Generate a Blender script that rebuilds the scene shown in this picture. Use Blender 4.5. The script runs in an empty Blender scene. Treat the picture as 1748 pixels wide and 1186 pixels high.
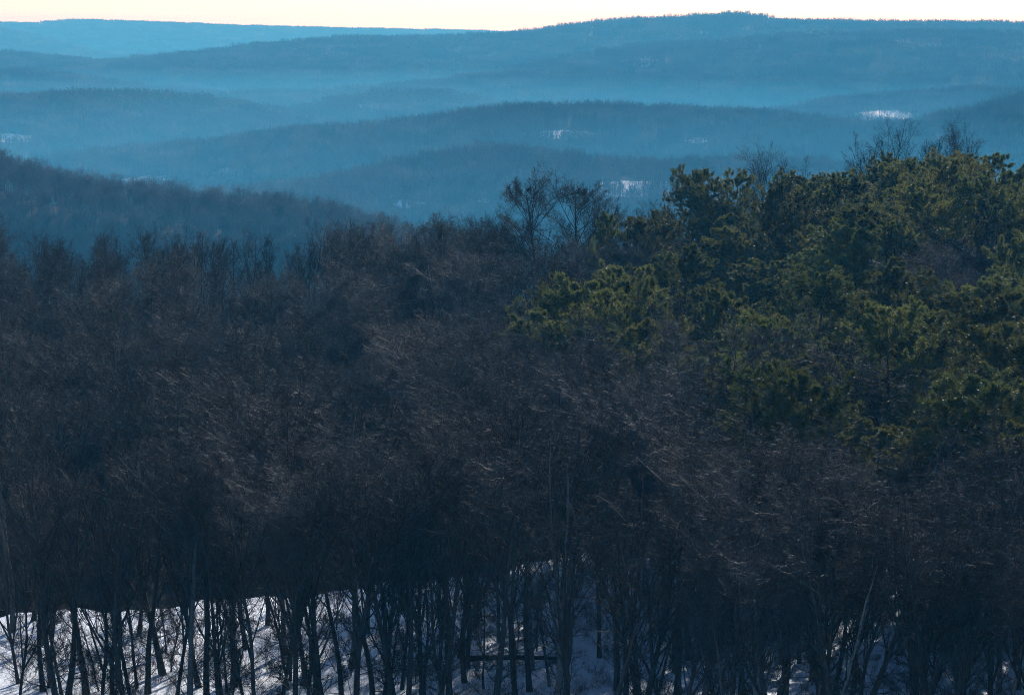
import bpy, math, random
import numpy as np

scene = bpy.context.scene
R = math.radians
random.seed(5)

# ------------------------------------------------------------------ camera
CAM_Z = 47.0
FPX = 4957.0                       # focal length in pixels of the 1748 px wide photograph
HORIZON = 40.0                     # photo row of the true horizon
PITCH = math.atan((593.0 - HORIZON) / FPX)
cam_data = bpy.data.cameras.new("camera")
cam_data.sensor_width = 36.0
cam_data.lens = 36.0 * FPX / 1748.0
cam_data.clip_start = 1.0
cam_data.clip_end = 40000.0
cam = bpy.data.objects.new("camera", cam_data)
scene.collection.objects.link(cam)
cam.location = (0, 0, CAM_Z)
cam.rotation_euler = (R(90) - PITCH, 0, 0)
scene.camera = cam

# ------------------------------------------------------------------ sky and sun
SUN_EL, SUN_AZ = 23.0, 18.0        # degrees above the horizon, degrees to the right of the view
world = bpy.data.worlds.new("World")
scene.world = world
world.use_nodes = True
wn = world.node_tree
sky = wn.nodes.new("ShaderNodeTexSky")
sky.sky_type = 'NISHITA'
sky.sun_disc = False
sky.sun_elevation = R(SUN_EL)
sky.sun_rotation = R(SUN_AZ)
sky.altitude = 200
sky.air_density = 1.0
sky.dust_density = 0.6
sky.ozone_density = 4.0
bg = wn.nodes["Background"]
wn.links.new(sky.outputs[0], bg.inputs[0])
bg.inputs[1].default_value = 0.09

sun_data = bpy.data.lights.new("sun", 'SUN')
sun_data.energy = 5.0
sun_data.angle = R(0.5)
sun_data.color = (1.0, 0.87, 0.71)
sun = bpy.data.objects.new("sun", sun_data)
scene.collection.objects.link(sun)
from mathutils import Vector
sdir = Vector((math.sin(R(SUN_AZ)) * math.cos(R(SUN_EL)), math.cos(R(SUN_AZ)) * math.cos(R(SUN_EL)), math.sin(R(SUN_EL))))
sun.rotation_euler = sdir.to_track_quat('Z', 'Y').to_euler()

scene.view_settings.view_transform = 'Standard'
scene.view_settings.look = 'None'
scene.view_settings.exposure = 0.35
scene.view_settings.gamma = 1.0
scene.view_settings.use_white_balance = True      # the photographer's cool white balance
scene.view_settings.white_balance_temperature = 5700
scene.cycles.use_adaptive_sampling = False
scene.cycles.use_denoising = True
scene.cycles.filter_width = 1.0
scene.cycles.denoising_prefilter = 'NONE'
scene.cycles.max_bounces = 6
scene.cycles.diffuse_bounces = 3
scene.cycles.glossy_bounces = 2
scene.cycles.transmission_bounces = 3
scene.cycles.volume_bounces = 1

# ------------------------------------------------------------------ pixel rays (only to measure real positions)
def at(px, py, D):
    """world point D metres ahead on the ray of a photo pixel"""
    a = -PITCH + math.atan((593.0 - py) / FPX)
    k = math.sqrt(1 + ((593.0 - py) / FPX) ** 2)
    x = (px - 874.0) / FPX / k / math.cos(a) * D
    return x, D, CAM_Z + D * math.tan(a)

def px_of(x, y):
    return 874.0 + x / y * FPX     # good enough for sorting things across the frame

# ------------------------------------------------------------------ materials
def mat(name):
    m = bpy.data.materials.new(name)
    m.use_nodes = True
    b = m.node_tree.nodes["Principled BSDF"]
    return m, m.node_tree, b

def noise(nt, scale, detail=4.0, coord='Object', rough=0.55):
    tc = nt.nodes.new("ShaderNodeTexCoord")
    n = nt.nodes.new("ShaderNodeTexNoise")
    n.inputs['Scale'].default_value = scale
    n.inputs['Detail'].default_value = detail
    n.inputs['Roughness'].default_value = rough
    nt.links.new(tc.outputs[coord], n.inputs['Vector'])
    return n

def ramp(nt, src, stops):
    r = nt.nodes.new("ShaderNodeValToRGB")
    e = r.color_ramp.elements
    while len(e) < len(stops):
        e.new(0.5)
    for k, (p, c) in enumerate(stops):
        e[k].position = p
        e[k].color = c if len(c) == 4 else (*c, 1)
    nt.links.new(src, r.inputs[0])
    return r

def bark_material(name, dark, light, scale, rough=0.6, spec=0.5, vary=0.5):
    m, nt, b = mat(name)
    n = noise(nt, scale, 5)
    r = ramp(nt, n.outputs[0], [(0.3, dark), (0.7, light)])
    oi = nt.nodes.new("ShaderNodeObjectInfo")
    mp = nt.nodes.new("ShaderNodeMapRange")
    mp.inputs[3].default_value = 1 - vary
    mp.inputs[4].default_value = 1 + vary
    nt.links.new(oi.outputs['Random'], mp.inputs[0])
    mul = nt.nodes.new("ShaderNodeVectorMath"); mul.operation = 'SCALE'
    nt.links.new(r.outputs[0], mul.inputs[0]); nt.links.new(mp.outputs[0], mul.inputs['Scale'])
    nt.links.new(mul.outputs[0], b.inputs['Base Color'])
    b.inputs['Roughness'].default_value = rough
    b.inputs['Specular IOR Level'].default_value = spec
    return m

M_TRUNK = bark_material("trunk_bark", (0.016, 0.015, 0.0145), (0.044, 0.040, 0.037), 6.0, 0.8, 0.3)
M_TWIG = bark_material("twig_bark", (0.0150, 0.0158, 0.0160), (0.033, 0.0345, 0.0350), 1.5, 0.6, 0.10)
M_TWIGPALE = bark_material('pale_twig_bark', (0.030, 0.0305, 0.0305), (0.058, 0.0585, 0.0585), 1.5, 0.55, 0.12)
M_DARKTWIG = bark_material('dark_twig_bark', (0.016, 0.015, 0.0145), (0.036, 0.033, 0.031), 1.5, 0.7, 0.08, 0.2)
M_PALETRUNK = bark_material('pale_trunk_bark', (0.06, 0.06, 0.058), (0.16, 0.155, 0.15), 5.0, 0.8, 0.2)
M_PINEBARK = bark_material("pine_bark", (0.045, 0.032, 0.024), (0.10, 0.07, 0.05), 5.0, 0.85, 0.3)
M_FARTWIG = bark_material("far_twig_bark", (0.045, 0.040, 0.038), (0.085, 0.074, 0.068), 0.4, 0.7, 0.3)
M_BRUSH = bark_material("brush_bark", (0.06, 0.042, 0.03), (0.13, 0.09, 0.06), 2.0, 0.7, 0.3)

def needle_material(name, dark, light, scale, trans):
    m, nt, b = mat(name)
    n = noise(nt, scale, 3)
    r = ramp(nt, n.outputs[0], [(0.3, dark), (0.7, light)])
    oi = nt.nodes.new("ShaderNodeObjectInfo")
    hs = nt.nodes.new("ShaderNodeHueSaturation")
    mp = nt.nodes.new("ShaderNodeMapRange"); mp.inputs[3].default_value = 0.5; mp.inputs[4].default_value = 1.4
    mh = nt.nodes.new("ShaderNodeMapRange"); mh.inputs[3].default_value = 0.475; mh.inputs[4].default_value = 0.515
    ml = nt.nodes.new("ShaderNodeMath"); ml.operation = 'MULTIPLY'; ml.inputs[1].default_value = 7.31
    fr = nt.nodes.new("ShaderNodeMath"); fr.operation = 'FRACT'
    nt.links.new(oi.outputs['Random'], mp.inputs[0])
    nt.links.new(oi.outputs['Random'], ml.inputs[0]); nt.links.new(ml.outputs[0], fr.inputs[0]); nt.links.new(fr.outputs[0], mh.inputs[0])
    nt.links.new(mp.outputs[0], hs.inputs['Value']); nt.links.new(mh.outputs[0], hs.inputs['Hue'])
    nt.links.new(r.outputs[0], hs.inputs['Color'])
    nt.links.new(hs.outputs[0], b.inputs['Base Color'])
    b.inputs['Roughness'].default_value = 0.5
    b.inputs['Specular IOR Level'].default_value = 0.06
    t = nt.nodes.new("ShaderNodeBsdfTranslucent")
    nt.links.new(hs.outputs[0], t.inputs[0])
    mix = nt.nodes.new("ShaderNodeMixShader"); mix.inputs[0].default_value = trans
    nt.links.new(b.outputs[0], mix.inputs[1]); nt.links.new(t.outputs[0], mix.inputs[2])
    nt.links.new(mix.outputs[0], nt.nodes["Material Output"].inputs['Surface'])
    return m

M_NEEDLE = needle_material("pine_needles", (0.074, 0.090, 0.022), (0.178, 0.182, 0.048), 0.9, 0.38)
M_FARNEEDLE = needle_material("far_pine_needles", (0.020, 0.035, 0.014), (0.05, 0.07, 0.025), 0.3, 0.15)

def ground_material():
    m, nt, b = mat("snowy_ground")
    at_ = nt.nodes.new("ShaderNodeAttribute"); at_.attribute_name = "snow"
    n1 = noise(nt, 0.8, 6, rough=0.65)
    n2 = noise(nt, 4.0, 5, rough=0.7)
    # litter where there is no snow; its dark tone also paints shade past the lip
    lit = ramp(nt, n2.outputs[0], [(0.3, (0.030, 0.024, 0.018)), (0.7, (0.080, 0.060, 0.042))])
    sno = ramp(nt, n1.outputs[0], [(0.3, (0.70, 0.79, 0.90)), (0.7, (0.80, 0.86, 0.93))])
    add = nt.nodes.new("ShaderNodeMath"); add.operation = 'ADD'
    ms = nt.nodes.new("ShaderNodeMath"); ms.operation = 'MULTIPLY_ADD'
    ms.inputs[1].default_value = 1.3; ms.inputs[2].default_value = -0.65
    nt.links.new(n2.outputs[0], ms.inputs[0])
    nt.links.new(at_.outputs['Fac'], add.inputs[0]); nt.links.new(ms.outputs[0], add.inputs[1])
    st = ramp(nt, add.outputs[0], [(0.42, (0, 0, 0)), (0.55, (1, 1, 1))])
    mix = nt.nodes.new("ShaderNodeMix"); mix.data_type = 'RGBA'
    nt.links.new(st.outputs[0], mix.inputs['Factor'])
    nt.links.new(lit.outputs[0], mix.inputs['A']); nt.links.new(sno.outputs[0], mix.inputs['B'])
    nt.links.new(mix.outputs['Result'], b.inputs['Base Color'])
    b.inputs['Roughness'].default_value = 0.42
    sp = nt.nodes.new('ShaderNodeMath'); sp.operation = 'MULTIPLY'; sp.inputs[1].default_value = 0.75
    nt.links.new(st.outputs[0], sp.inputs[0]); nt.links.new(sp.outputs[0], b.inputs['Specular IOR Level'])
    bp = nt.nodes.new("ShaderNodeBump"); bp.inputs['Strength'].default_value = 1.0; bp.inputs['Distance'].default_value = 0.32
    n3 = noise(nt, 1.6, 7, rough=0.7)
    nt.links.new(n3.outputs[0], bp.inputs['Height']); nt.links.new(bp.outputs[0], b.inputs['Normal'])
    return m

def hill_material():
    m, nt, b = mat("hill_ground")
    at_ = nt.nodes.new("ShaderNodeAttribute"); at_.attribute_name = "snow"
    n2 = noise(nt, 0.05, 6, rough=0.7)
    lit = ramp(nt, n2.outputs[0], [(0.3, (0.030, 0.027, 0.024)), (0.7, (0.065, 0.055, 0.046))])
    add = nt.nodes.new("ShaderNodeMath"); add.operation = 'ADD'
    ms = nt.nodes.new("ShaderNodeMath"); ms.operation = 'MULTIPLY_ADD'
    ms.inputs[1].default_value = 0.7; ms.inputs[2].default_value = -0.35
    nt.links.new(n2.outputs[0], ms.inputs[0])
    nt.links.new(at_.outputs['Fac'], add.inputs[0]); nt.links.new(ms.outputs[0], add.inputs[1])
    st = ramp(nt, add.outputs[0], [(0.45, (0, 0, 0)), (0.55, (1, 1, 1))])
    mix = nt.nodes.new("ShaderNodeMix"); mix.data_type = 'RGBA'
    nt.links.new(st.outputs[0], mix.inputs['Factor'])
    nt.links.new(lit.outputs[0], mix.inputs['A']); mix.inputs['B'].default_value = (0.82, 0.84, 0.87, 1)
    nt.links.new(mix.outputs['Result'], b.inputs['Base Color'])
    b.inputs['Roughness'].default_value = 0.95
    b.inputs['Specular IOR Level'].default_value = 0.05
    return m

M_GROUND = ground_material()
M_HILL = hill_material()

# ------------------------------------------------------------------ mesh helpers
def mesh_from(name, V, F, material, smooth=False):
    """V (n,3), F list of (m,k) index arrays with k 3 or 4"""
    me = bpy.data.meshes.new(name)
    V = np.asarray(V, np.float32)
    me.vertices.add(len(V)); me.vertices.foreach_set("co", V.ravel())
    F = [np.asarray(f, np.int32) for f in F if len(f)]
    idx = np.concatenate([f.ravel() for f in F])
    tot = np.concatenate([np.full(len(f), f.shape[1], np.int32) for f in F])
    start = np.concatenate([[0], np.cumsum(tot)[:-1]]).astype(np.int32)
    me.loops.add(len(idx)); me.loops.foreach_set("vertex_index", idx)
    me.polygons.add(len(tot)); me.polygons.foreach_set("loop_start", start)
    if smooth:
        me.polygons.foreach_set("use_smooth", np.ones(len(tot), bool))
    me.update(calc_edges=True)
    me.materials.append(material)
    return me

def obj(name, me, parent=None):
    o = bpy.data.objects.new(name, me)
    scene.collection.objects.link(o)
    if parent is not None:
        o.parent = parent
    return o

def nrm(v):
    return v / np.maximum(np.linalg.norm(v, axis=-1, keepdims=True), 1e-9)

class MB:
    def __init__(s):
        s.V, s.F, s.n = [], [], 0
    def tubes(s, P, Rd, k):
        N, S, _ = P.shape
        T = np.empty_like(P)
        T[:, 1:-1] = P[:, 2:] - P[:, :-2]; T[:, 0] = P[:, 1] - P[:, 0]; T[:, -1] = P[:, -1] - P[:, -2]
        T = nrm(T)
        ref = np.where(np.abs(T[:, :1, 2:3]) > 0.8, np.array([1.0, 0.2, 0.1]), np.array([0.1, 0.2, 1.0]))
        U = nrm(ref - (ref * T).sum(-1, keepdims=True) * T)
        W = np.cross(T, U)
        a = np.arange(k) * 2 * np.pi / k
        ring = P[:, :, None] + Rd[:, :, None, None] * (np.cos(a)[None, None, :, None] * U[:, :, None] + np.sin(a)[None, None, :, None] * W[:, :, None])
        base = s.n + (np.arange(N) * S * k)[:, None, None] + (np.arange(S - 1) * k)[None, :, None]
        i = np.arange(k)[None, None, :]; j = (np.arange(k) + 1) % k; j = j[None, None, :]
        f = np.stack([base + i, base + j, base + k + j, base + k + i], -1).reshape(-1, 4)
        s.V.append(ring.reshape(-1, 3)); s.F.append(f); s.n += N * S * k
    def blades(s, C, D, L, Wd, rng):
        """flat needle bundles: diamonds from C along D"""
        N = len(C)
        U = nrm(np.cross(D, rng.normal(size=(N, 3))))
        w = Wd[:, None] * U
        v = np.stack([C, C + D * L[:, None] * 0.55 + w, C + D * L[:, None], C + D * L[:, None] * 0.55 - w], 1)
        f = s.n + np.arange(N)[:, None] * 4 + np.arange(4)[None]
        s.V.append(v.reshape(-1, 3)); s.F.append(f); s.n += N * 4
    def build(s, name, material, smooth=False):
        return mesh_from(name, np.concatenate(s.V), s.F, material, smooth)

def grow(rng, pos, d, L, S, up, wob):
    N = len(pos)
    P = np.empty((N, S, 3)); P[:, 0] = pos
    step = (L / (S - 1))[:, None]
    for k in range(1, S):
        d = nrm(d + np.array([0, 0, up / (S - 1)]) + rng.normal(size=(N, 3)) * wob)
        P[:, k] = P[:, k - 1] + d * step
    return P

def sub(rng, P, Rd, n, t0, t1, ang, lf, taper, S, up, wob, rf, rtip, shape=None, keep=1.0, flat=0.0):
    """n children along each of the parent branches P"""
    N, Sp, _ = P.shape
    t = t0 + (t1 - t0) * (np.arange(n)[None] + rng.random((N, n))) / n
    x = np.clip(t, 0, 0.9999) * (Sp - 1)
    i = x.astype(int); fr = (x - i)[..., None]
    rows = np.arange(N)[:, None]
    pos = P[rows, i] * (1 - fr) + P[rows, i + 1] * fr
    tan = nrm(P[rows, i + 1] - P[rows, i])
    rad = Rd[rows, i] * (1 - fr[..., 0]) + Rd[rows, i + 1] * fr[..., 0]
    Lp = np.linalg.norm(np.diff(P, axis=1), axis=2).sum(1)[:, None]
    q = rng.normal(size=(N, n, 3)); q[..., 2] *= (1 - flat)
    perp = nrm(q - (q * tan).sum(-1, keepdims=True) * tan)
    a = np.radians(rng.uniform(ang[0], ang[1], (N, n)))[..., None]
    d = np.cos(a) * tan + np.sin(a) * perp
    tt = (t - t0) / max(t1 - t0, 1e-6)
    k = shape(tt) if shape is not None else (1 - taper * tt)
    L = Lp * lf * k * rng.uniform(0.65, 1.25, (N, n))
    pos, d, L, rad = pos.reshape(-1, 3), d.reshape(-1, 3), L.ravel(), rad.ravel()
    if keep < 1:
        m = rng.random(len(L)) < keep
        pos, d, L, rad = pos[m], d[m], L[m], rad[m]
    Q = grow(rng, pos, d, L, S, up, wob)
    r0 = np.maximum(rad * rf, rtip)
    s = np.linspace(0, 1, S)[None]
    return Q, r0[:, None] * (1 - s) + rtip * s

# ------------------------------------------------------------------ bare tree prototypes (trunk mesh, crown mesh)
def make_bare(seed, H=16.0, r=0.22, forks=1, bole=0.38, spread=0.36, lean=0.03, dens=1.0, upb=0.55, low=True, pale=False, air=1.0, nlow=7, tw=1.0, ang=(22, 46), tmat=None):
    rng = np.random.default_rng(seed)
    S = 14
    P = grow(rng, np.zeros((1, 3)), nrm(np.array([[rng.normal() * lean, rng.normal() * lean, 1.0]])), np.array([H * 0.92]), S, 0.35, 0.055)
    s = np.linspace(0, 1, S)
    Rd = (r * ((1 - s) ** 0.8) * 0.92 + 0.02)[None]
    Rd[0, 0] *= 1.35
    P[0, 0, 2] -= 0.4
    stems = [(P, Rd)]
    for k in range(forks):
        t = rng.uniform(bole * 0.7, bole * 1.3)
        Q, q = sub(rng, P, Rd, 1, t, t + 0.02, (16, 30), 0.62, 0, 10, 0.5, 0.06, 0.72, 0.02)
        stems.append((Q, q))
    tm, cm = MB(), MB()
    for k, (Q, q) in enumerate(stems):
        tm.tubes(Q, q, 8)
    limbs = []
    for k, (Q, q) in enumerate(stems):
        n = int((15 if k == 0 else 10) * dens)
        t0 = bole if k == 0 else 0.3
        sh = lambda t: 0.45 + 0.75 * np.sin(np.pi * np.clip(0.15 + 0.75 * t, 0, 1)) - 0.55 * t
        lf = spread * (1.0 if k == 0 else 1.05)
        limbs.append(sub(rng, Q, q, n, t0, 0.98, ang, lf, 0, 8, upb, 0.06, 0.45, 0.016, shape=sh))
    if low:                                    # a few thin dead branches on the bole
        limbs.append(sub(rng, P, Rd, nlow, 0.06, bole, (40, 85), 0.15, 0, 8, 0.25, 0.14, 0.16, 0.012))
    L1 = np.concatenate([a for a, _ in limbs]); r1 = np.concatenate([b for _, b in limbs])
    L2, r2 = sub(rng, L1, r1, int(9 * air), 0.22, 0.98, (20, 52), 0.50, 0.55, 6, 0.45, 0.30, 0.5, 0.008 * tw)
    L3, r3 = sub(rng, L2, r2, int(10 * air), 0.15, 1.0, (25, 68), 0.52, 0.45, 4, 0.35, 0.26, 0.6, 0.0055 * tw)
    L4, r4 = sub(rng, L3, r3, int(6 * air), 0.2, 1.0, (25, 75), 0.60, 0.3, 3, 0.2, 0.28, 0.8, 0.0042 * tw, keep=min(1.0, 0.85 * dens))
    cm.tubes(L1, r1, 5); cm.tubes(L2, r2, 4); cm.tubes(L3, r3, 3); cm.tubes(L4, r4, 3)
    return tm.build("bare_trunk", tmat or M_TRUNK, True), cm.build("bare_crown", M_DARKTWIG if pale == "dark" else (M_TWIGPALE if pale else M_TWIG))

BARE = []
for k in range(10):
    rr = np.random.default_rng(100 + k)
    wide = k in (2, 3, 6, 8)
    BARE.append(make_bare(200 + k, 16.0 * rr.uniform(0.95, 1.1), rr.uniform(0.18, 0.26), forks=[0, 1, 2, 2, 1, 0, 3, 1, 2, 0][k],
                          bole=rr.uniform(0.33, 0.46), spread=rr.uniform(0.46, 0.54) if wide else rr.uniform(0.34, 0.42), lean=rr.uniform(0.02, 0.06),
                          dens=1.15 if wide else 1.0, upb=0.32 if wide else 0.55, pale=k in (3, 6, 9), air=[1.0, 0.72, 0.85, 1.0, 0.7, 0.8, 1.0, 0.7, 0.9, 0.75][k],
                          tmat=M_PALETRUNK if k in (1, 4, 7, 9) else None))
SAPL = [make_bare(300 + k, 8.0, 0.07, forks=k % 2, bole=0.25, spread=0.3, lean=0.1, dens=0.7) for k in range(3)]
OAK = [make_bare(401, 17.0, 0.24, forks=0, bole=0.56, spread=0.30, lean=0.01, dens=1.5, upb=0.22, air=1.0, tw=1.15, pale='dark', ang=(32, 62), low=False),
       make_bare(402, 17.0, 0.24, forks=0, bole=0.54, spread=0.34, lean=0.02, dens=1.5, upb=0.22, air=1.0, tw=1.15, pale='dark', ang=(32, 62), low=False)]
FRONTS = [make_bare(430 + k, 16.5, [0.23, 0.16, 0.26, 0.14, 0.21, 0.19][k], forks=[1, 2, 0, 1, 3, 0][k], bole=[0.3, 0.24, 0.4, 0.3, 0.26, 0.42][k], spread=0.36, lean=[0.05, 0.09, 0.04, 0.1, 0.06, 0.08][k], dens=1.0, upb=0.5, air=0.66, nlow=16) for k in range(6)]
AIRY = [make_bare(410 + k, 16.5, 0.2, forks=k % 3, bole=0.40, spread=[0.42, 0.36, 0.48, 0.33, 0.4][k], lean=0.04, dens=1.0, upb=[0.4, 0.6, 0.35, 0.6, 0.5][k], air=0.68, pale='dark') for k in range(5)]

# ------------------------------------------------------------------ pine prototypes
def make_pine(seed, H=16.0, W=3.6, bole=0.3, nb=46, round_=0.5):
    rng = np.random.default_rng(seed)
    S = 12
    P = grow(rng, np.zeros((1, 3)), np.array([[rng.normal() * 0.03, rng.normal() * 0.03, 1.0]]), np.array([H * 0.97]), S, 0.5, 0.03)
    s = np.linspace(0, 1, S); Rd = (0.21 * (1 - s) + 0.025)[None]
    P[0, 0, 2] -= 0.4
    tm, cm, wm = MB(), MB(), MB()
    tm.tubes(P, Rd, 8)
    def sh(t):
        u = bole + (0.98 - bole) * t
        return np.clip((1 - t) ** round_ * (0.55 + 0.8 * np.clip(t * 3, 0, 1)) , 0.1, 2)
    L1, r1 = sub(rng, P, Rd, nb, bole, 0.985, (55, 85), W / H, 0, 6, 0.45, 0.09, 0.3, 0.015, shape=sh)
    L2, r2 = sub(rng, L1, r1, 5, 0.35, 1.0, (30, 65), 0.38, 0.3, 4, 0.4, 0.10, 0.5, 0.010)
    wm.tubes(L1, r1, 4); wm.tubes(L2, r2, 3)
    # tufts along the outer shoots
    T3, r3 = sub(rng, L2, r2, 8, 0.15, 1.0, (25, 60), 0.40, 0.2, 3, 0.7, 0.1, 0.6, 0.008)
    shoots = np.concatenate([T3[:, -1], L2[:, -1], L1[:, -1], P[:, -1], P[:, -2]])
    dirs = np.concatenate([nrm(T3[:, -1] - T3[:, 0]), nrm(L2[:, -1] - L2[:, -2]), nrm(L1[:, -1] - L1[:, -2]), np.array([[0, 0, 1.0]] * 2)])
    wm.tubes(T3, r3, 3)
    nB = 32
    c = np.repeat(shoots, nB, 0); dd = np.repeat(dirs, nB, 0)
    d = nrm(dd * 0.55 + np.array([0, 0, 0.25]) + rng.normal(size=c.shape) * 0.62)
    c = c - dd * rng.random((len(c), 1)) * 0.28
    cm.blades(c, d, rng.uniform(0.20, 0.38, len(c)), rng.uniform(0.012, 0.024, len(c)), rng)
    return tm.build("pine_trunk", M_PINEBARK, True), wm.build("pine_branches", M_PINEBARK), cm.build("pine_needles", M_NEEDLE)

PINE = []
for k in range(9):
    rr = np.random.default_rng(500 + k)
    PINE.append(make_pine(600 + k, 16.0, rr.uniform(3.3, 4.7), rr.uniform(0.25, 0.42), int(rr.uniform(38, 56)), rr.uniform(0.25, 0.5)))

# ------------------------------------------------------------------ ground
def smooth(a, b, x):
    t = np.clip((x - a) / (b - a), 0, 1)
    return t * t * (3 - 2 * t)

rngG = np.random.default_rng(9)
WAV = [(rngG.uniform(-1, 1, 2) * f, rngG.uniform(0, 6.28), a) for f, a in ((0.02, 0.8), (0.03, 0.6), (0.05, 0.4), (0.09, 0.25), (0.17, 0.13), (0.3, 0.08), (0.55, 0.05), (0.9, 0.035), (1.4, 0.025)) for _ in range(2)]
def bumps(x, y):
    z = 0
    for k, p, a in WAV:
        z = z + a * np.sin(k[0] * x + k[1] * y + p)
    return z

def lip_y(p):
    """distance at which the snow slope tips over into the hollow"""
    return np.interp(p, [-200, 0, 250, 400, 650, 1000], [224, 226, 229, 231, 237, 246]) + 1.2 * np.sin(p * 0.021) + 0.7 * np.sin(p * 0.057 + 1)
def ground_z(x, y):
    x = np.asarray(x, float); y = np.asarray(y, float)
    p = 874.0 + x / np.maximum(y, 60.0) * FPX            # bearing
    z = bumps(x, y) * (0.35 + 0.65 * smooth(240, 300, y))
    left = 1 - smooth(560, 1000, p)
    lip = lip_y(p)
    z = z - 7.0 * smooth(lip, lip + 12, y) * left * (1 - smooth(330, 420, y))
    z = z - 3.0 * smooth(lip, 300, y) * (1 - left) * (1 - smooth(330, 420, y))
    z = z + 2.5 * smooth(500, 800, p) * (1 - smooth(850, 1150, p)) * smooth(330, 430, y)
    z = z + (10.0 * smooth(1000, 1500, p) + 3.0 * smooth(1400, 1800, p)) * smooth(270, 440, y)
    z = z - 130 * smooth(446, 760, y)
    z = z - 8 * smooth(160, 120, y)
    z = z - 190 * smooth(760, 3000, y)
    return z

def grid_mesh(name, X, Y, Z, material, snow=None):
    n, m = X.shape
    V = np.stack([X, Y, Z], -1).reshape(-1, 3)
    a = (np.arange(n - 1)[:, None] * m + np.arange(m - 1)[None]).ravel()
    me = mesh_from(name, V, [np.stack([a, a + 1, a + m + 1, a + m], -1)], material, True)
    att = me.attributes.new("snow", 'FLOAT', 'POINT')
    att.data.foreach_set("value", (np.zeros(len(V)) if snow is None else np.asarray(snow).ravel()).astype(np.float32))
    return me

ys = np.concatenate([np.linspace(-80, 150, 40), np.linspace(150, 262, 320)[1:], np.linspace(262, 470, 200)[1:], np.geomspace(470, 14900, 150)[1:]])
us = np.linspace(-1, 1, 360); us = np.sign(us) * np.abs(us) ** 1.15
Yg, Ug = np.meshgrid(ys, us, indexing='ij')
Xg = Ug * (60 + 0.26 * np.clip(Yg, 0, None))
Zg = ground_z(Xg, Yg)
pg = 874.0 + Xg / np.maximum(Yg, 60.0) * FPX
snow = 0.95 - 1.15 * smooth(2, 6, Yg - lip_y(pg)) - 0.5 * smooth(440, 520, Yg)  # snowless litter past the lip also stands in for shade between the trunks
g = obj("ground", grid_mesh("ground", Xg, Yg, Zg, M_GROUND, snow)); g["kind"] = "structure"

# ------------------------------------------------------------------ haze: one closed box of even, thin air
def build_haze():
    me = bpy.data.meshes.new("haze")
    x, y0, y1, z0, z1 = 4600, -120, 15000, -390, 80
    v = [(-x, y0, z0), (x, y0, z0), (x, y1, z0), (-x, y1, z0), (-x, y0, z1), (x, y0, z1), (x, y1, z1), (-x, y1, z1)]
    me.from_pydata(v, [], [(0, 3, 2, 1), (4, 5, 6, 7), (0, 1, 5, 4), (1, 2, 6, 5), (2, 3, 7, 6), (3, 0, 4, 7)])
    m = bpy.data.materials.new("haze_air"); m.use_nodes = True
    nt = m.node_tree; nt.nodes.remove(nt.nodes["Principled BSDF"])
    pv = nt.nodes.new("ShaderNodeVolumePrincipled")
    pv.inputs['Color'].default_value = (0.13, 0.575, 1.0, 1)
    pv.inputs['Absorption Color'].default_value = (1, 1, 1, 1)
    pv.inputs['Density'].default_value = 1.03e-4
    pv.inputs['Anisotropy'].default_value = 0.08
    nt.links.new(pv.outputs[0], nt.nodes["Material Output"].inputs['Volume'])
    me.materials.append(m)
    o = obj("haze", me); o["kind"] = "stuff"; o["label"] = "pale blue winter haze filling the valleys between the ridges"; o["category"] = "haze"
build_haze()

def build_mist():
    """the thicker air lying low in the valleys between the ridges"""
    me = bpy.data.meshes.new("valley_mist")
    x, y0, y1, z0, z1 = 3500, 1500, 9000, -380, CAM_Z - 100
    v = [(-x, y0, z0), (x, y0, z0), (x, y1, z0), (-x, y1, z0), (-x, y0, z1), (x, y0, z1), (x, y1, z1), (-x, y1, z1)]
    me.from_pydata(v, [], [(0, 3, 2, 1), (4, 5, 6, 7), (0, 1, 5, 4), (1, 2, 6, 5), (2, 3, 7, 6), (3, 0, 4, 7)])
    m = bpy.data.materials["haze_air"].copy(); m.name = "mist_air"
    for n in m.node_tree.nodes:
        if n.bl_idname == "ShaderNodeVolumePrincipled": n.inputs['Density'].default_value = 2.0e-4
    me.materials.append(m)
    o = obj("valley_mist", me); o["kind"] = "stuff"; o["label"] = "soft blue mist lying low in the valleys between the wooded ridges"; o["category"] = "mist"
build_mist()

# ------------------------------------------------------------------ stuff scattered over points (uncountable woods)
def proto_collection(name, meshes_list):
    col = bpy.data.collections.new(name)
    for k, parts in enumerate(meshes_list):
        # join the parts of one tree into one mesh for the mass of the wood
        V, F, mats, mi, n = [], [], [], [], 0
        for me in parts:
            v = np.empty(len(me.vertices) * 3, np.float32); me.vertices.foreach_get("co", v); v = v.reshape(-1, 3)
            f = np.empty(len(me.loops), np.int32); me.loops.foreach_get("vertex_index", f)
            F.append(f.reshape(-1, 4) + n); V.append(v); n += len(v)
            if me.materials[0] not in mats: mats.append(me.materials[0])
            mi.append(np.full(len(f) // 4, mats.index(me.materials[0]), np.int32))
        jm = mesh_from(name + "_tree", np.concatenate(V), F, mats[0])
        for mm in mats[1:]: jm.materials.append(mm)
        jm.polygons.foreach_set("material_index", np.concatenate(mi))
        o = bpy.data.objects.new(f"{name}_{k:02d}", jm)
        col.objects.link(o)
    return col

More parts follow.
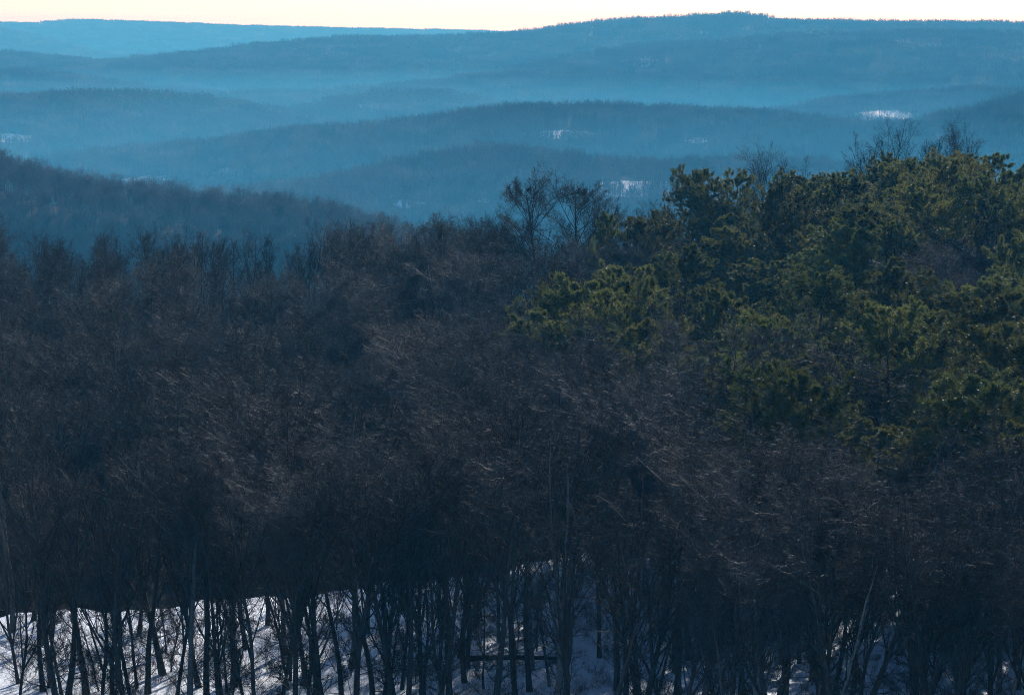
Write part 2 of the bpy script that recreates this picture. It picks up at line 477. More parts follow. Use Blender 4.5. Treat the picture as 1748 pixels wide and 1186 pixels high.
_trees = {}
def scatter_tree(col):
    if col.name in _trees: return _trees[col.name]
    ng = bpy.data.node_groups.new("scatter_" + col.name, 'GeometryNodeTree')
    ng.interface.new_socket(name="Geometry", in_out='INPUT', socket_type='NodeSocketGeometry')
    ng.interface.new_socket(name="Geometry", in_out='OUTPUT', socket_type='NodeSocketGeometry')
    N, Lk = ng.nodes, ng.links
    gi, go = N.new("NodeGroupInput"), N.new("NodeGroupOutput")
    ci = N.new("GeometryNodeCollectionInfo"); ci.inputs[0].default_value = col
    ci.inputs[1].default_value = True; ci.inputs[2].default_value = True
    ip = N.new("GeometryNodeInstanceOnPoints"); ip.inputs['Pick Instance'].default_value = True
    def attr(nm, typ):
        a = N.new("GeometryNodeInputNamedAttribute"); a.data_type = typ; a.inputs[0].default_value = nm
        return a
    ai, ar, as_ = attr("idx", 'INT'), attr("rot", 'FLOAT_VECTOR'), attr("scl", 'FLOAT_VECTOR')
    Lk.new(gi.outputs[0], ip.inputs['Points']); Lk.new(ci.outputs[0], ip.inputs['Instance'])
    Lk.new(ai.outputs[0], ip.inputs['Instance Index'])
    er = N.new("FunctionNodeEulerToRotation"); Lk.new(ar.outputs[0], er.inputs[0]); Lk.new(er.outputs[0], ip.inputs['Rotation'])
    Lk.new(as_.outputs[0], ip.inputs['Scale']); Lk.new(ip.outputs[0], go.inputs[0])
    _trees[col.name] = ng
    return ng

def scatter(name, col, pts, idx, rot, scl, label, cat):
    me = bpy.data.meshes.new(name)
    n = len(pts)
    me.vertices.add(n); me.vertices.foreach_set("co", np.asarray(pts, np.float32).ravel())
    a = me.attributes.new("idx", 'INT', 'POINT'); a.data.foreach_set("value", np.asarray(idx, np.int32))
    a = me.attributes.new("rot", 'FLOAT_VECTOR', 'POINT'); a.data.foreach_set("vector", np.asarray(rot, np.float32).ravel())
    scl = np.asarray(scl, np.float32)
    if scl.ndim == 1: scl = np.repeat(scl[:, None], 3, 1)
    a = me.attributes.new("scl", 'FLOAT_VECTOR', 'POINT'); a.data.foreach_set("vector", scl.ravel())
    o = obj(name, me)
    md = o.modifiers.new("scatter", 'NODES'); md.node_group = scatter_tree(col)
    o["kind"] = "stuff"; o["label"] = label; o["category"] = cat
    return o

# ------------------------------------------------------------------ far woods: clumps of small trees on the ridges
def far_bare_clump(seed, size=26.0, n=26, H=15.0, nt=46):
    rng = np.random.default_rng(seed)
    m = MB()
    k = int(math.sqrt(n)) + 1
    gx, gy = np.meshgrid(np.arange(k), np.arange(k))
    p = np.stack([gx.ravel(), gy.ravel()], -1) + rng.uniform(0.0, 1.0, (k * k, 2))
    p = (p / k - 0.5) * size
    h = H * rng.uniform(0.6, 1.2, len(p))
    base = np.concatenate([p, np.full((len(p), 1), -4.0)], 1)
    top = np.concatenate([p + rng.normal(size=p.shape) * 0.4, (h * 0.9)[:, None]], 1)
    T = np.stack([base, base * 0.5 + top * 0.5, top], 1)
    m.tubes(T, np.array([[0.2, 0.14, 0.03]]) * np.ones((len(p), 1)), 3)
    Q, q = sub(rng, T[:, 1:], np.full((len(p), 2), 0.09), 11, 0.0, 1.0, (20, 55), 0.62, 0.55, 3, 0.5, 0.1, 1.0, 0.04)
    m.tubes(Q, q, 3)
    Q2, q2 = sub(rng, Q, q, 6, 0.25, 1.0, (20, 55), 0.5, 0.4, 2, 0.3, 0.1, 0.8, 0.03)
    m.tubes(Q2, q2, 3)
    return [m.build("far_wood", M_FARTWIG)]

def far_pine_clump(seed, size=26.0, n=24, H=15.0):
    rng = np.random.default_rng(seed)
    m, w = MB(), MB()
    k = int(math.sqrt(n)) + 1
    gx, gy = np.meshgrid(np.arange(k), np.arange(k))
    p = np.stack([gx.ravel(), gy.ravel()], -1) + rng.uniform(0.0, 1.0, (k * k, 2))
    p = (p / k - 0.5) * size
    h = H * rng.uniform(0.6, 1.3, len(p))
    base = np.concatenate([p, np.full((len(p), 1), -4.0)], 1)
    top = np.concatenate([p, (h * 0.95)[:, None]], 1)
    T = np.stack([base, top], 1)
    w.tubes(T, np.array([[0.2, 0.05]]) * np.ones((len(p), 1)), 3)
    t = rng.uniform(0.45, 1.0, (len(p), 60))
    rad = 2.3 * (1 - ((t - 0.45) / 0.55)) ** 0.6 * np.sqrt(rng.random(t.shape))
    an = rng.uniform(0, 6.283, t.shape)
    C = np.stack([p[:, 0:1] + rad * np.cos(an), p[:, 1:2] + rad * np.sin(an), h[:, None] * t], -1).reshape(-1, 3)
    D = nrm(np.stack([np.cos(an), np.sin(an), np.full(an.shape, 0.7)], -1).reshape(-1, 3) + rng.normal(size=C.shape) * 0.5)
    m.blades(C, D, rng.uniform(0.6, 1.2, len(C)), rng.uniform(0.2, 0.4, len(C)), rng)
    return [w.build("far_pine_wood", M_PINEBARK), m.build("far_pine_leaf", M_FARNEEDLE)]

COL_BARE = proto_collection("bare", BARE)
M_GREYTWIG = bark_material("grey_twig_bark", (0.070, 0.062, 0.062), (0.130, 0.112, 0.110), 1.0, 0.75, 0.2)
def recoloured(pair):
    out = []
    for me in pair:
        c = me.copy(); c.materials.clear(); c.materials.append(M_GREYTWIG); out.append(c)
    return tuple(out)
COL_GREY = proto_collection("grey", [recoloured(p) for p in (AIRY + BARE[2:4] + BARE[6:9])])
COL_FARBARE = proto_collection("far_bare", [far_bare_clump(700 + k) for k in range(6)])
COL_FARPINE = proto_collection("far_pine", [far_pine_clump(720 + k) for k in range(5)])
COL_WIDEBARE = proto_collection("wide_bare", [far_bare_clump(740 + k, 60.0, 130) for k in range(5)])
COL_WIDEPINE = proto_collection("wide_pine", [far_pine_clump(760 + k, 60.0, 120) for k in range(5)])

def hill(name, D, prof, Wf, Wb, base=-270.0, treeh=13.0, fields=(), pine=None, seed=0, clump=26.0, label="", depth=None, density=1.0, slope_noise=4.0, col=None):
    """one ridge: a real hill D metres off whose wooded crest follows PROF (photo pixels), and its woods"""
    rng = np.random.default_rng(1000 + seed)
    pts = np.array([at(px, py, D) for px, py in prof])
    xs, zs = pts[:, 0], pts[:, 2] - treeh
    x0, x1 = -0.27 * D - 40, 0.27 * D + 40
    cell = max(5.0, D / 180.0)
    X = np.arange(x0, x1, cell); Y = np.arange(D - Wf, D + Wb, cell)
    ph = rng.uniform(0, 6.28, 8); fq = rng.uniform(0.4, 2.4, 8) * 2 * np.pi / (0.12 * D)
    def crest(x):
        return np.interp(x, xs, zs)
    def height(x, y):
        c = crest(x)
        mean = D + 0.12 * Wf * np.sin(x * fq[0] * 0.5 + ph[0])
        t = np.where(y < mean, (mean - y) / (Wf * 1.1), (y - mean) / (Wb * 1.1))
        s = 0.5 + 0.5 * np.cos(np.pi * np.clip(t, 0, 1))
        z = base + (c - base) * s
        nz = np.sin(x * fq[1] + y * fq[2] + ph[1]) * np.sin(x * fq[3] - y * fq[4] + ph[2])
        return z + slope_noise * nz * np.clip(t * 3, 0, 1) - 25 * np.clip(t - 0.97, 0, 1)
    Yy, Xx = np.meshgrid(Y, X, indexing='ij')
    Zz = height(Xx, Yy)
    pxs = 874.0 + Xx / Yy * FPX
    ang = np.arctan((Zz - CAM_Z) / Yy) + PITCH
    pys = 593.0 - FPX * np.tan(ang)
    sn = np.zeros_like(Xx)
    def field(pxx, pyy, g=1.0, dy=0.0):
        f = np.zeros_like(pxx)
        for fx, fy, rx, ry, k in fields:
            f = np.maximum(f, k * np.exp(-(((pxx - fx) / (rx * g)) ** 2 + ((pyy - fy - dy) / (ry * g)) ** 2)))
        return f
    sn = 0.5 + 0.9 * (field(pxs, pys) - 0.35) if len(fields) else np.zeros_like(Xx)
    o = obj(name, grid_mesh(name, Xx, Yy, Zz, M_HILL, sn)); o["kind"] = "structure"
    # the wood
    front = depth or Wf * 0.9
    gx = np.arange(x0 * 0.82, x1 * 0.82, clump); gy = np.arange(D - front, D + Wb * 0.35, clump)
    Gy, Gx = np.meshgrid(gy, gx, indexing='ij')
    Gx = (Gx + rng.uniform(-0.35, 0.35, Gx.shape) * clump).ravel(); Gy = (Gy + rng.uniform(-0.35, 0.35, Gy.shape) * clump).ravel()
    Gz = height(Gx, Gy)
    gpx = 874.0 + Gx / Gy * FPX; gpy = 593.0 - FPX * np.tan(np.arctan((Gz - CAM_Z) / Gy) + PITCH)
    keep = (field(gpx, gpy, 1.1, 4.0) < rng.uniform(0.3, 1.0, len(Gx))) & (rng.random(len(Gx)) < density)
    Gx, Gy, Gz, gpx, gpy = Gx[keep], Gy[keep], Gz[keep], gpx[keep], gpy[keep]
    isp = np.zeros(len(Gx), bool)
    if pine is not None:
        isp = rng.random(len(Gx)) < pine(gpx, gpy)
    wide = clump > 40
    sc = 1.08 if col else clump / (60.0 if wide else 26.0)
    for nm, pc, mk, cat, lab in (("distant_bare_wood", col or (COL_WIDEBARE if wide else COL_FARBARE), ~isp, "woodland", "leafless wood"), ("distant_pine_wood", COL_WIDEPINE if wide else COL_FARPINE, isp, "pine wood", "dark pine wood")):
        n = int(mk.sum())
        if n == 0: continue
        rot = np.zeros((n, 3)); rot[:, 2] = rng.integers(0, 4, n) * math.pi / 2 + rng.uniform(-0.3, 0.3, n)
        s = np.empty((n, 3)); s[:, 0] = s[:, 1] = sc * 1.12; s[:, 2] = rng.uniform(0.86, 1.12, n) * treeh / 13.0
        scatter(nm, pc, np.stack([Gx[mk], Gy[mk], Gz[mk]], -1), rng.integers(0, len(pc.objects), n), rot, s, lab + " " + label, cat)

# photo rows of each wooded crest
hill("hill", 1650, [(-400, 250), (-100, 268), (0, 280), (60, 302), (110, 318), (190, 322), (250, 333), (330, 348), (450, 352), (560, 364), (640, 380), (750, 430), (880, 520), (1200, 640), (2200, 700)],
     320, 420, base=-320, treeh=17, seed=1, clump=8.4, col=COL_GREY, label="on the near slope at the left, behind the skyline trees")
hill("hill", 2650, [(-400, 420), (0, 400), (200, 372), (330, 332), (450, 312), (600, 292), (700, 272), (850, 256), (1000, 263), (1150, 269), (1300, 276), (1440, 282), (1600, 300), (1748, 305), (2200, 330)],
     800, 700, treeh=14, seed=2, fields=[(1070, 322, 80, 13, 1.0), (700, 348, 24, 9, 0.8), (830, 343, 24, 8, 0.7)], clump=26, label="on the low ridge just beyond the skyline trees")
hill("hill", 3400, [(-400, 420), (900, 330), (1200, 270), (1400, 236), (1500, 216), (1560, 204), (1600, 192), (1650, 178), (1700, 166), (1748, 156), (1900, 140), (2300, 130)],
     800, 700, treeh=14, seed=3, label="on the slope at the far right under the pale snow strips")
hill("hill", 3500, [(-400, 310), (0, 290), (90, 266), (220, 252), (370, 236), (500, 215), (620, 208), (700, 200), (800, 188), (880, 179), (1000, 180), (1100, 184), (1200, 188), (1330, 194), (1420, 204), (1560, 214), (1748, 240), (2300, 280)],
     900, 700, treeh=14, seed=4, fields=[(245, 314, 55, 12, 1.0), (380, 298, 34, 10, 0.9), (960, 230, 60, 9, 0.75), (1190, 240, 26, 7, 0.6), (1418, 211, 26, 9, 1.0)], label="on the long middle ridge across the frame")
hill("hill", 4400, [(-400, 170), (0, 160), (80, 156), (150, 154), (220, 158), (300, 166), (420, 181), (520, 196), (700, 220), (1000, 240), (1150, 215), (1270, 186), (1330, 180), (1420, 168), (1500, 163), (1620, 160), (1690, 152), (1748, 150), (2300, 140)],
     1150, 900, treeh=14, seed=5, clump=28, fields=[(20, 236, 28, 9, 1.0), (1508, 198, 52, 9, 1.0), (1440, 204, 30, 7, 0.9)], pine=lambda px, py: ((px > 100) & (px < 520) & (py < 200)) * 0.8, label="on the ridges in the middle distance")
hill("hill", 4800, [(-400, 250), (300, 215), (440, 192), (520, 180), (600, 165), (680, 154), (740, 158), (830, 176), (930, 200), (1200, 230), (2300, 250)],
     1000, 800, treeh=14, seed=6, clump=60, pine=lambda px, py: ((px > 600) & (px < 800) & (py < 185)) * 0.8, label="on the small rounded ridge in the middle distance")
hill("hill", 5700, [(-400, 110), (0, 118), (100, 130), (250, 150), (400, 155), (600, 150), (760, 135), (860, 122), (960, 100), (1100, 78), (1250, 68), (1400, 56), (1500, 52), (1600, 52), (1748, 55), (2300, 60)],
     1300, 800, treeh=14, seed=7, clump=60, fields=[(1090, 105, 40, 10, 0.7)], pine=lambda px, py: 0.15 + 0 * px, label="on the broad blue slope at the upper right")
hill("hill", 7000, [(-400, 80), (0, 88), (80, 94), (190, 103), (280, 94), (380, 85), (470, 72), (600, 62), (750, 62), (870, 57), (940, 48), (1010, 38), (1100, 31), (1170, 28), (1230, 22), (1260, 22), (1320, 32), (1450, 36), (1600, 37), (1748, 38), (2300, 45)],
     1500, 900, treeh=14, seed=8, clump=60, pine=lambda px, py: 0.35 + 0 * px, label="on the high blue ridge along the skyline")
hill("hill", 11500, [(-400, 30), (0, 46), (60, 56), (120, 75), (200, 93), (260, 99), (400, 112), (700, 120), (2300, 140)],
     1100, 800, treeh=14, seed=9, clump=60, label="on the faint slope at the far left")
hill("hill", 13500, [(-400, 44), (0, 38), (70, 39), (110, 35), (150, 33), (300, 38), (420, 43), (520, 46), (680, 49), (860, 53), (1000, 58), (2300, 70)],
     1100, 900, treeh=14, seed=10, clump=60, label="on the palest ridge of the far skyline")

# ------------------------------------------------------------------ the near wood
rngW = np.random.default_rng(77)
def scatter_points(step, y0, y1, jit=0.42):
    out = []
    ny = int((y1 - y0) / step)
    for iy in range(ny):
        y = y0 + (iy + 0.5) * step
        half = 0.2 * y + 14
        for x in np.arange(-half, half, step):
            out.append((x + rngW.uniform(-jit, jit) * step, y + rngW.uniform(-jit, jit) * step))
    return np.array(out)

def pine_prob(p, D):
    """how likely the wood is pine at bearing p (photo column) and distance D"""
    # pines fill the hill on the right; the front edge is nearer towards the right
    edge = np.interp(p, [760, 900, 1050, 1150, 1250, 1400, 1600, 1900], [412, 308, 255, 238, 230, 220, 210, 204])
    back = np.interp(p, [760, 900, 1000, 1080, 1130, 1200, 1900], [330, 352, 372, 400, 440, 448, 452])
    inside = smooth(-6, 6, D - edge) * smooth(-6, 6, back - D)
    hole = np.exp(-(((p - 1685) / 70) ** 2 + ((D - 345) / 26) ** 2)) + np.exp(-(((p - 1155) / 35) ** 2 + ((D - 385) / 22) ** 2))
    return inside * (1 - np.clip(hole * 1.3, 0, 1)) * np.interp(p, [740, 860, 960, 1080, 1180, 1300], [0.0, 0.45, 0.7, 0.9, 0.96, 0.98])


def place_tree(kind, parts, names, x, y, z, rz, s, label, group, tilt=(0, 0), sz=1.0, cat="tree"):
    e = bpy.data.objects.new(kind, None)
    e.empty_display_size = 0.5
    scene.collection.objects.link(e)
    e.location = (x, y, z); e.rotation_euler = (tilt[0], tilt[1], rz); e.scale = (s, s, s * sz)
    e["label"] = label; e["category"] = cat
    if group: e["group"] = group
    for nm, me in zip(names, parts):
        obj(nm, me, e)
    return e

TC = ("trunk", "crown")
def bare_at(x, y, label, group=None, k=None, s=None, tilt=None, sz=None, kind="bare_tree", protos=BARE, rz=None, dz=0.0):
    k = int(rngW.integers(0, len(protos))) if k is None else k
    s = rngW.uniform(0.86, 1.12) if s is None else s
    tilt = (rngW.normal() * 0.03, rngW.normal() * 0.03) if tilt is None else tilt
    return place_tree(kind, protos[k], TC, x, y, float(ground_z(x, y)) + dz, rngW.uniform(0, 6.28) if rz is None else rz, s, label, group, tilt,
                      rngW.uniform(0.95, 1.1) if sz is None else sz)

def x_of(p, D): return (p - 874.0) / FPX * D

# trunks standing in the bright snow at the lower left: photo column and distance of each foot
FRONT = [(7, 221), (42, 225), (54, 216), (100, 196), (134, 199), (157, 193), (180, 198), (201, 190), (240, 200), (268, 206),
         (288, 197), (330, 202), (341, 194), (390, 203), (412, 214), (470, 196), (495, 191), (515, 205), (532, 199), (577, 195), (594, 208), (651, 198),
         (667, 192), (717, 199), (765, 196), (792, 203), (842, 191), (905, 200), (947, 194), (971, 203), (225, 219), (450, 222), (620, 219), (690, 227),
         (85, 192), (216, 194), (310, 190), (365, 192), (430, 190), (548, 193), (605, 191), (630, 195), (690, 190), (740, 191)]
taken = []
for k, (p, D) in enumerate(FRONT):
    x = x_of(p, D); taken.append((x, D))
    bare_at(x, D, "leafless dark trunked tree rooted in the sunlit snow at the lower left" if p < 700 else "leafless dark tree at the shaded right edge of the snow patch",
            "trees rooted in the snow patch" if p < 700 else "trees at the shaded edge of the snow patch", s=rngW.uniform(0.9, 1.1), sz=rngW.uniform(1.0, 1.15), protos=FRONTS if k % 4 else BARE)
for k in range(22):                                   # slim young trunks between the old ones
    p = rngW.uniform(-5, 980); D = rngW.uniform(190, 204); x = x_of(p, D)
    if any((x - a) ** 2 + (D - b) ** 2 < 1.0 for a, b in taken): continue
    taken.append((x, D))
    bare_at(x, D, "slim straight young tree among thicker trunks on the snow", "slim young trees on the snow", k=int(rngW.choice([1, 3])), s=rngW.uniform(0.7, 0.9), sz=1.15, protos=FRONTS)
SPECIAL = [
    (58, 200, "slender bare tree leaning to the right at the lower left corner of the snow", dict(k=0, s=0.85, tilt=(0.0, 0.14))),
    (880, 197, "bare tree leaning left with low forking stems beside the shaded snow", dict(k=3, s=1.0, tilt=(0.02, -0.10))),
    (478, 212, "broad pale twigged round crowned tree rising above the snow patch", dict(k=6, s=1.12, tilt=(0, 0), sz=1.08)),
    (1190, 246, "broad pale crowned bare tree directly below the front edge of the pines", dict(k=6, s=1.2, tilt=(0, 0), sz=1.0)),
    (1420, 199, "pale round crowned bare tree in the shaded wood at the lower right", dict(k=3, s=1.1, tilt=(0, 0), sz=1.0)),
    (1500, 244, "wide bare tree with fanned limbs in shade under the pine stand", dict(k=8, s=1.2, tilt=(0, 0), sz=1.0)),
]
for p, D, lab, kw in SPECIAL:
    x = x_of(p, D); taken.append((x, D)); bare_at(x, D, lab, **kw)

# the twin crowned pair on the skyline and the bare trees that stand out above the wood
OAKS = [(922, 405, 289, 0, 1.0), (975, 408, 290, 1, 1.0)]
for (p, D, top, k, s0), lab in zip(OAKS, ("left one of the two tall round crowned bare skyline trees",
                                          "right one of the two tall round crowned bare skyline trees")):
    x = x_of(p, D); g0 = float(ground_z(x, D)); h = at(p, top, D)[2] - g0
    taken.append((x, D)); bare_at(x, D, lab, "twin bare trees on the skyline", k=k, s=h / 17.4, tilt=(0, 0.02 if k else -0.02), sz=1.0, kind="skyline_tree", protos=OAK, rz=0.3 + 2 * k)
TOPS = [(1310, 446, 266, "bare spreading tree rising between the pine tops left of the hill crest", 2, 0.8), (1285, 452, 278, None, 1, 0.6),
        (1462, 452, 252, None, 8, 0.7), (1532, 456, 228, None, 7, 0.8), (1578, 458, 236, None, 1, 0.7), (1620, 456, 224, None, 4, 0.8), (1660, 455, 230, None, 7, 0.8),
        (1597, 460, 243, None, 0, 0.7), (1490, 458, 250, None, 9, 0.6), (1025, 410, 338, "small bare tree on the skyline just right of the twin crowned trees", 1, 0.7), (846, 418, 364, None, 5, 0.6)]
for p, D, top, lab, k, s0 in TOPS:
    x = x_of(p, D); g0 = float(ground_z(x, D)); h = at(p, top, D)[2] - g0
    taken.append((x, D))
    w = 1.0
    bare_at(x, D, lab or ("thin bare tree poking up behind the pines on the right hill crest" if p > 1100 else "thin bare tree on the skyline left of the twin crowned trees"),
            None if lab else ("bare trees behind the pine crest" if p > 1100 else None), k=k % 5, s=max(0.7, h / 16.5), tilt=(0, 0), sz=1.0, kind="skyline_tree", protos=AIRY)

# everything else: pines by the shape of their stand, bare trees elsewhere
def crowded(x, y, r):
    return any((x - a) ** 2 + (y - b) ** 2 < r * r for a, b in taken)
pts = scatter_points(5.6, 152, 440)
bare, pines = [], []
extra = scatter_points(6.2, 166, 202)                   # the wood is thicker at the lower right
pts = np.concatenate([pts, extra[np.array([px_of(*q) > 1010 + 120 * rngW.random() for q in extra])]])
for x, y in pts:
    p = px_of(x, y)
    r = rngW.random()
    if r < pine_prob(p, y):
        pines.append((x, y)); continue
    if y < 166 or (y < 200 and p < 960 + 120 * rngW.random()): continue
    lp = float(lip_y(p))
    if y < lp and p < 700: continue                       # the snow patch has its own trees
    if p < 700 + 60 * rngW.random() and lp - 2 < y < lp + 42: continue  # unseen gap in the wood, added to let sun through to the snow
    if crowded(x, y, 3.0): continue
    if 384 < y < 406 and p < 570 + 40 * rngW.random(): continue      # an opening in front of the left skyline row
    if y >= 410 and p < 600 and rngW.random() < 0.12: continue
    if 875 < p < 1020 and 397 < y < 416: continue                    # air round the twin trees
    bare.append((x, y))
def in_frame(x, y, m=30):
    return -m < px_of(x, y) < 1748 + m
# the skyline row on the left, each its own tree
sky_row = [q for q in bare if q[1] > 408 and px_of(*q) < 1000 and in_frame(*q)]
others = [q for q in bare if q not in set(sky_row)]
others.sort(key=lambda q: q[1] + (0 if in_frame(*q) else 1000))
n_ind = 268 - len(FRONT) - len(SPECIAL) - len(sky_row)
ind, rest = others[:n_ind], others[n_ind:]
print("bare", len(bare), "pines", len(pines), "sky_row", len(sky_row), "ind", len(ind), "ind far", ind[-1][1])
for x, y in sky_row:
    bare_at(x, y, "leafless tree standing in the hazy skyline row at the left" if px_of(x, y) < 560 else "leafless tree in the darker skyline row at the middle",
            "skyline row at the left" if px_of(x, y) < 560 else "skyline row at the middle", s=rngW.uniform(0.8, 1.02) if px_of(x, y) < 560 else (rngW.uniform(0.58, 0.72) if px_of(x, y) > 840 else rngW.uniform(0.78, 1.0)), protos=AIRY if px_of(x, y) < 600 else BARE)
for x, y in ind:
    p = px_of(x, y)
    if p < 760: lab, grp = "bare grey tree in the dark wood behind the snow patch", "leafless trees behind the snow patch"
    elif p < 1150: lab, grp = "bare grey tree in the shaded wood at the lower middle", "leafless trees of the lower middle"
    else: lab, grp = "bare grey tree in the shaded wood below the pines", "leafless trees below the pines"
    bare_at(x, y, lab, grp, protos=FRONTS if p > 760 and y < 225 and rngW.random() < 0.35 else BARE)
# the same wood carries on beyond both edges of the view
rngM = np.random.default_rng(321)
pine_rest = []
for iy in range(52):
    y = 155 + iy * 5.6
    for x in np.arange(-0.2 * y - 95, 0.2 * y + 95, 5.8):
        if (x > 0 and y > 212 and px_of(x, y) < 1825) or ((x < 0 or y <= 212) and abs(x) < 0.2 * y + 12): continue
        xx, yy = x + rngM.uniform(-2.4, 2.4), y + rngM.uniform(-2.4, 2.4)
        if x > 0 and yy > 212: pine_rest.append((xx, yy))
        elif x > 0 or not (float(lip_y(0)) - 2 < yy < float(lip_y(0)) + 42): rest.append((xx, yy))
COL_PINE = proto_collection("pine", PINE)
pr = np.array(pine_rest); nP = len(pr)
rz = np.zeros((nP, 3)); rz[:, 2] = rngM.uniform(0, 6.28, nP)
scatter("pine_woodland", COL_PINE, np.concatenate([pr, ground_z(pr[:, 0], pr[:, 1])[:, None]], 1), rngM.integers(0, len(PINE), nP), rz, rngM.uniform(0.85, 1.1, nP),
        "pine wood carrying on past the right edge of the view", "pine wood")
rest = np.array(rest); nR = len(rest)
rz = np.zeros((nR, 3)); rz[:, 2] = rngW.uniform(0, 6.28, nR); rz[:, 0] = rngW.normal(size=nR) * 0.03; rz[:, 1] = rngW.normal(size=nR) * 0.03
scatter("bare_woodland", COL_BARE, np.concatenate([rest, ground_z(rest[:, 0], rest[:, 1])[:, None]], 1), rngW.integers(0, len(BARE), nR), rz,
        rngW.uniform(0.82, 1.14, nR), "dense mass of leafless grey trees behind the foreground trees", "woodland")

# pines: the ones along the crest are told apart by where they stand
PN = ("trunk", "branches", "needles")
def pine_at(x, y, label, group=None, k=None, s=None, sz=None, top=None):
    k = int(rngW.integers(0, len(PINE))) if k is None else k
    g0 = float(ground_z(x, y))
    s = rngW.uniform(0.9, 1.4) if s is None else s
    sz = rngW.uniform(0.70, 1.02) if sz is None else sz
    if top is None:                        # no crown stands above the crest line of the stand
        lim = at(0, float(np.interp(px_of(x, y), [1000, 1080, 1180, 1300, 1400, 1500, 1650, 1748], [392, 368, 318, 306, 304, 276, 266, 284])), y)[2] - g0
        sz = min(sz, lim / (16.4 * s))
    if top is not None:
        sz = (at(px_of(x, y), top, y)[2] - g0) / (16.1 * s)
    return place_tree("pine_tree", PINE[k], PN, x, y, g0, rngW.uniform(0, 6.28), s, label, group, (rngW.normal() * 0.025, rngW.normal() * 0.025), sz)
CREST = [(1105, 404, 352, "small narrow pine beside the bare wood at the left end of the stand", 0.7), (1040, 392, 360, "little pine top showing among bare trees right of the twin crowned pair", 0.7),
         (1178, 432, 290, "tall broad pine standing alone against the blue haze at the left end of the crest", 1.1), (1258, 436, 290, "pointed pine on the crest just left of a bare spreading tree", 1.0),
         (1338, 438, 292, "round topped pine on the crest just right of a bare spreading tree", 1.0), (1410, 440, 300, "low rounded pine at the dip of the crest", 1.0),
         (1505, 442, 262, "pine on the crest below the leftmost thin bare tree tops", 1.0), (1650, 430, 258, "big dark pine near the top of the hill left of the last two crowns", 1.15),
         (1700, 428, 262, "big dark round pine at the top of the hill near the right edge", 1.2), (1745, 430, 300, "dark pine cut by the right edge of the view at the crest", 1.0),
         (945, 322, 492, "dark narrow pine standing among bare trees at the left tip of the stand", 0.9), (900, 330, 512, "yellowish pine half hidden in bare twigs left of the dark narrow pine", 0.9),
         (1130, 268, 545, "large dark pine at the front edge of the stand", 1.2), (1075, 300, 482, "sunlit pine at the left front of the stand", 1.0)]
ptaken = []
for p, D, top, lab, s0 in CREST:
    x = x_of(p, D); ptaken.append((x, D)); pine_at(x, D, lab, s=s0, top=top)
pn = [q for q in pines if in_frame(*q, 60) and all((q[0] - a) ** 2 + (q[1] - b) ** 2 > 12 for a, b in ptaken)]
while len(pn) > 190: pn.pop(int(rngW.integers(0, len(pn))))
print("pines in", len(pn))
for x, y in pn:
    p = px_of(x, y)
    if p < 1120: lab, grp = "green pine mixed with bare trees at the thin left part of the stand", "pines mixed among bare trees"
    elif y > 395: lab, grp = "dark pine in the upper rows of the stand near the hill crest", "pines near the crest"
    elif y > 320: lab, grp = "olive green pine in the middle of the dense stand", "pines in the middle of the stand"
    else: lab, grp = "dark pine in the front rows of the dense stand", "pines in the front rows"
    pine_at(x, y, lab, grp)

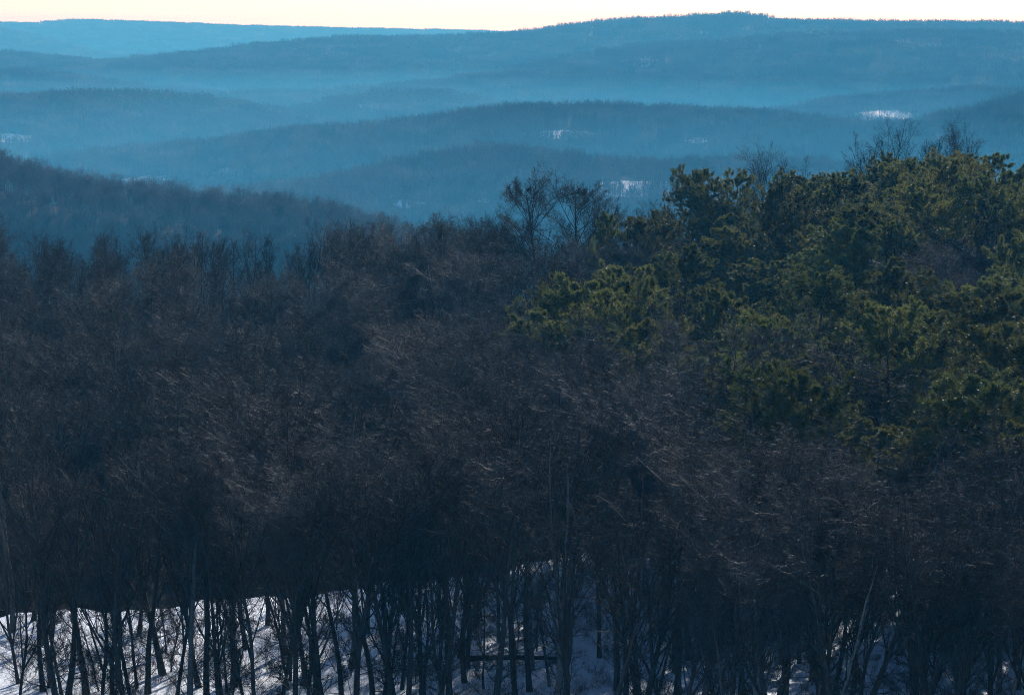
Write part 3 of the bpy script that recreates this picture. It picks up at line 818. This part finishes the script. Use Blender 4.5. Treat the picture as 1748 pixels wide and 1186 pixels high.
# young trees and brush on the snow
for k in range(46):
    p = rngW.uniform(-10, 980); D = rngW.uniform(192, float(lip_y(p)) - 1)
    x = x_of(p, D)
    place_tree("sapling", SAPL[k % 3], ("stem", "twigs"), x, D, float(ground_z(x, D)), rngW.uniform(0, 6.28), rngW.uniform(0.5, 1.0),
               "thin leafless sapling on the snow" if p < 700 else "thin leafless sapling on the shaded snow at the lower middle",
               "saplings on the snow" if p < 700 else "saplings on the shaded snow", (rngW.normal() * 0.1, rngW.normal() * 0.1), 1.0, "sapling")
def make_brush(seed):
    rng = np.random.default_rng(seed)
    m = MB()
    n = 16
    b = np.concatenate([rng.normal(size=(n, 2)) * 0.35, np.full((n, 1), -0.1)], 1)
    d = nrm(np.concatenate([rng.normal(size=(n, 2)) * 0.6, np.ones((n, 1))], 1))
    P = grow(rng, b, d, rng.uniform(0.5, 1.9, n), 5, 0.1, 0.16)
    q = np.linspace(0.014, 0.005, 5)[None] * np.ones((n, 1))
    m.tubes(P, q, 3)
    A, a = sub(rng, P, q, 6, 0.25, 1.0, (25, 60), 0.4, 0.4, 3, 0.1, 0.12, 0.7, 0.004)
    m.tubes(A, a, 3)
    return [m.build("brush", M_BRUSH)]
COL_BRUSH = proto_collection("brush", [make_brush(800 + k) for k in range(4)])
bp = []
while len(bp) < 750:
    p = rngW.uniform(-60, 1250); D = rngW.uniform(186, 250)
    if D > float(lip_y(p)) + 4: continue
    bp.append((x_of(p, D), D))
bp = np.array(bp); nB_ = len(bp)
rz = np.zeros((nB_, 3)); rz[:, 2] = rngW.uniform(0, 6.28, nB_)
scatter("undergrowth", COL_BRUSH, np.concatenate([bp, ground_z(bp[:, 0], bp[:, 1])[:, None]], 1), rngW.integers(0, 4, nB_), rz, rngW.uniform(0.35, 0.95, nB_),
        "thin brown brush sticking out of the snow", "brush")

# a fallen trunk lying across the shaded snow
def make_log():
    rng = np.random.default_rng(3)
    m, b = MB(), MB()
    P = grow(rng, np.array([[-4.2, 0, 0.25]]), np.array([[1.0, 0.1, 0.02]]), np.array([8.0]), 9, 0.0, 0.03)
    q = np.linspace(0.24, 0.11, 9)[None]
    m.tubes(P, q, 8)
    A, a = sub(rng, P, q, 9, 0.35, 1.0, (35, 70), 0.2, 0.4, 5, 0.2, 0.12, 0.4, 0.012)
    b.tubes(A, a, 4)
    A2, a2 = sub(rng, A, a, 5, 0.3, 1.0, (30, 60), 0.5, 0.3, 3, 0.2, 0.12, 0.6, 0.006)
    b.tubes(A2, a2, 3)
    return m.build("log", M_TRUNK, True), b.build("log_branches", M_TRUNK)
lg = make_log()
for p, D, rz_, lab in ((885, 209, 0.1, "fallen trunk lying level across the shaded snow behind the forked tree"),):
    x = x_of(p, D)
    place_tree("fallen_log", lg, ("trunk", "branches"), x, D, float(ground_z(x, D)) + 0.15, rz_, 1.0, lab, None, cat="log")
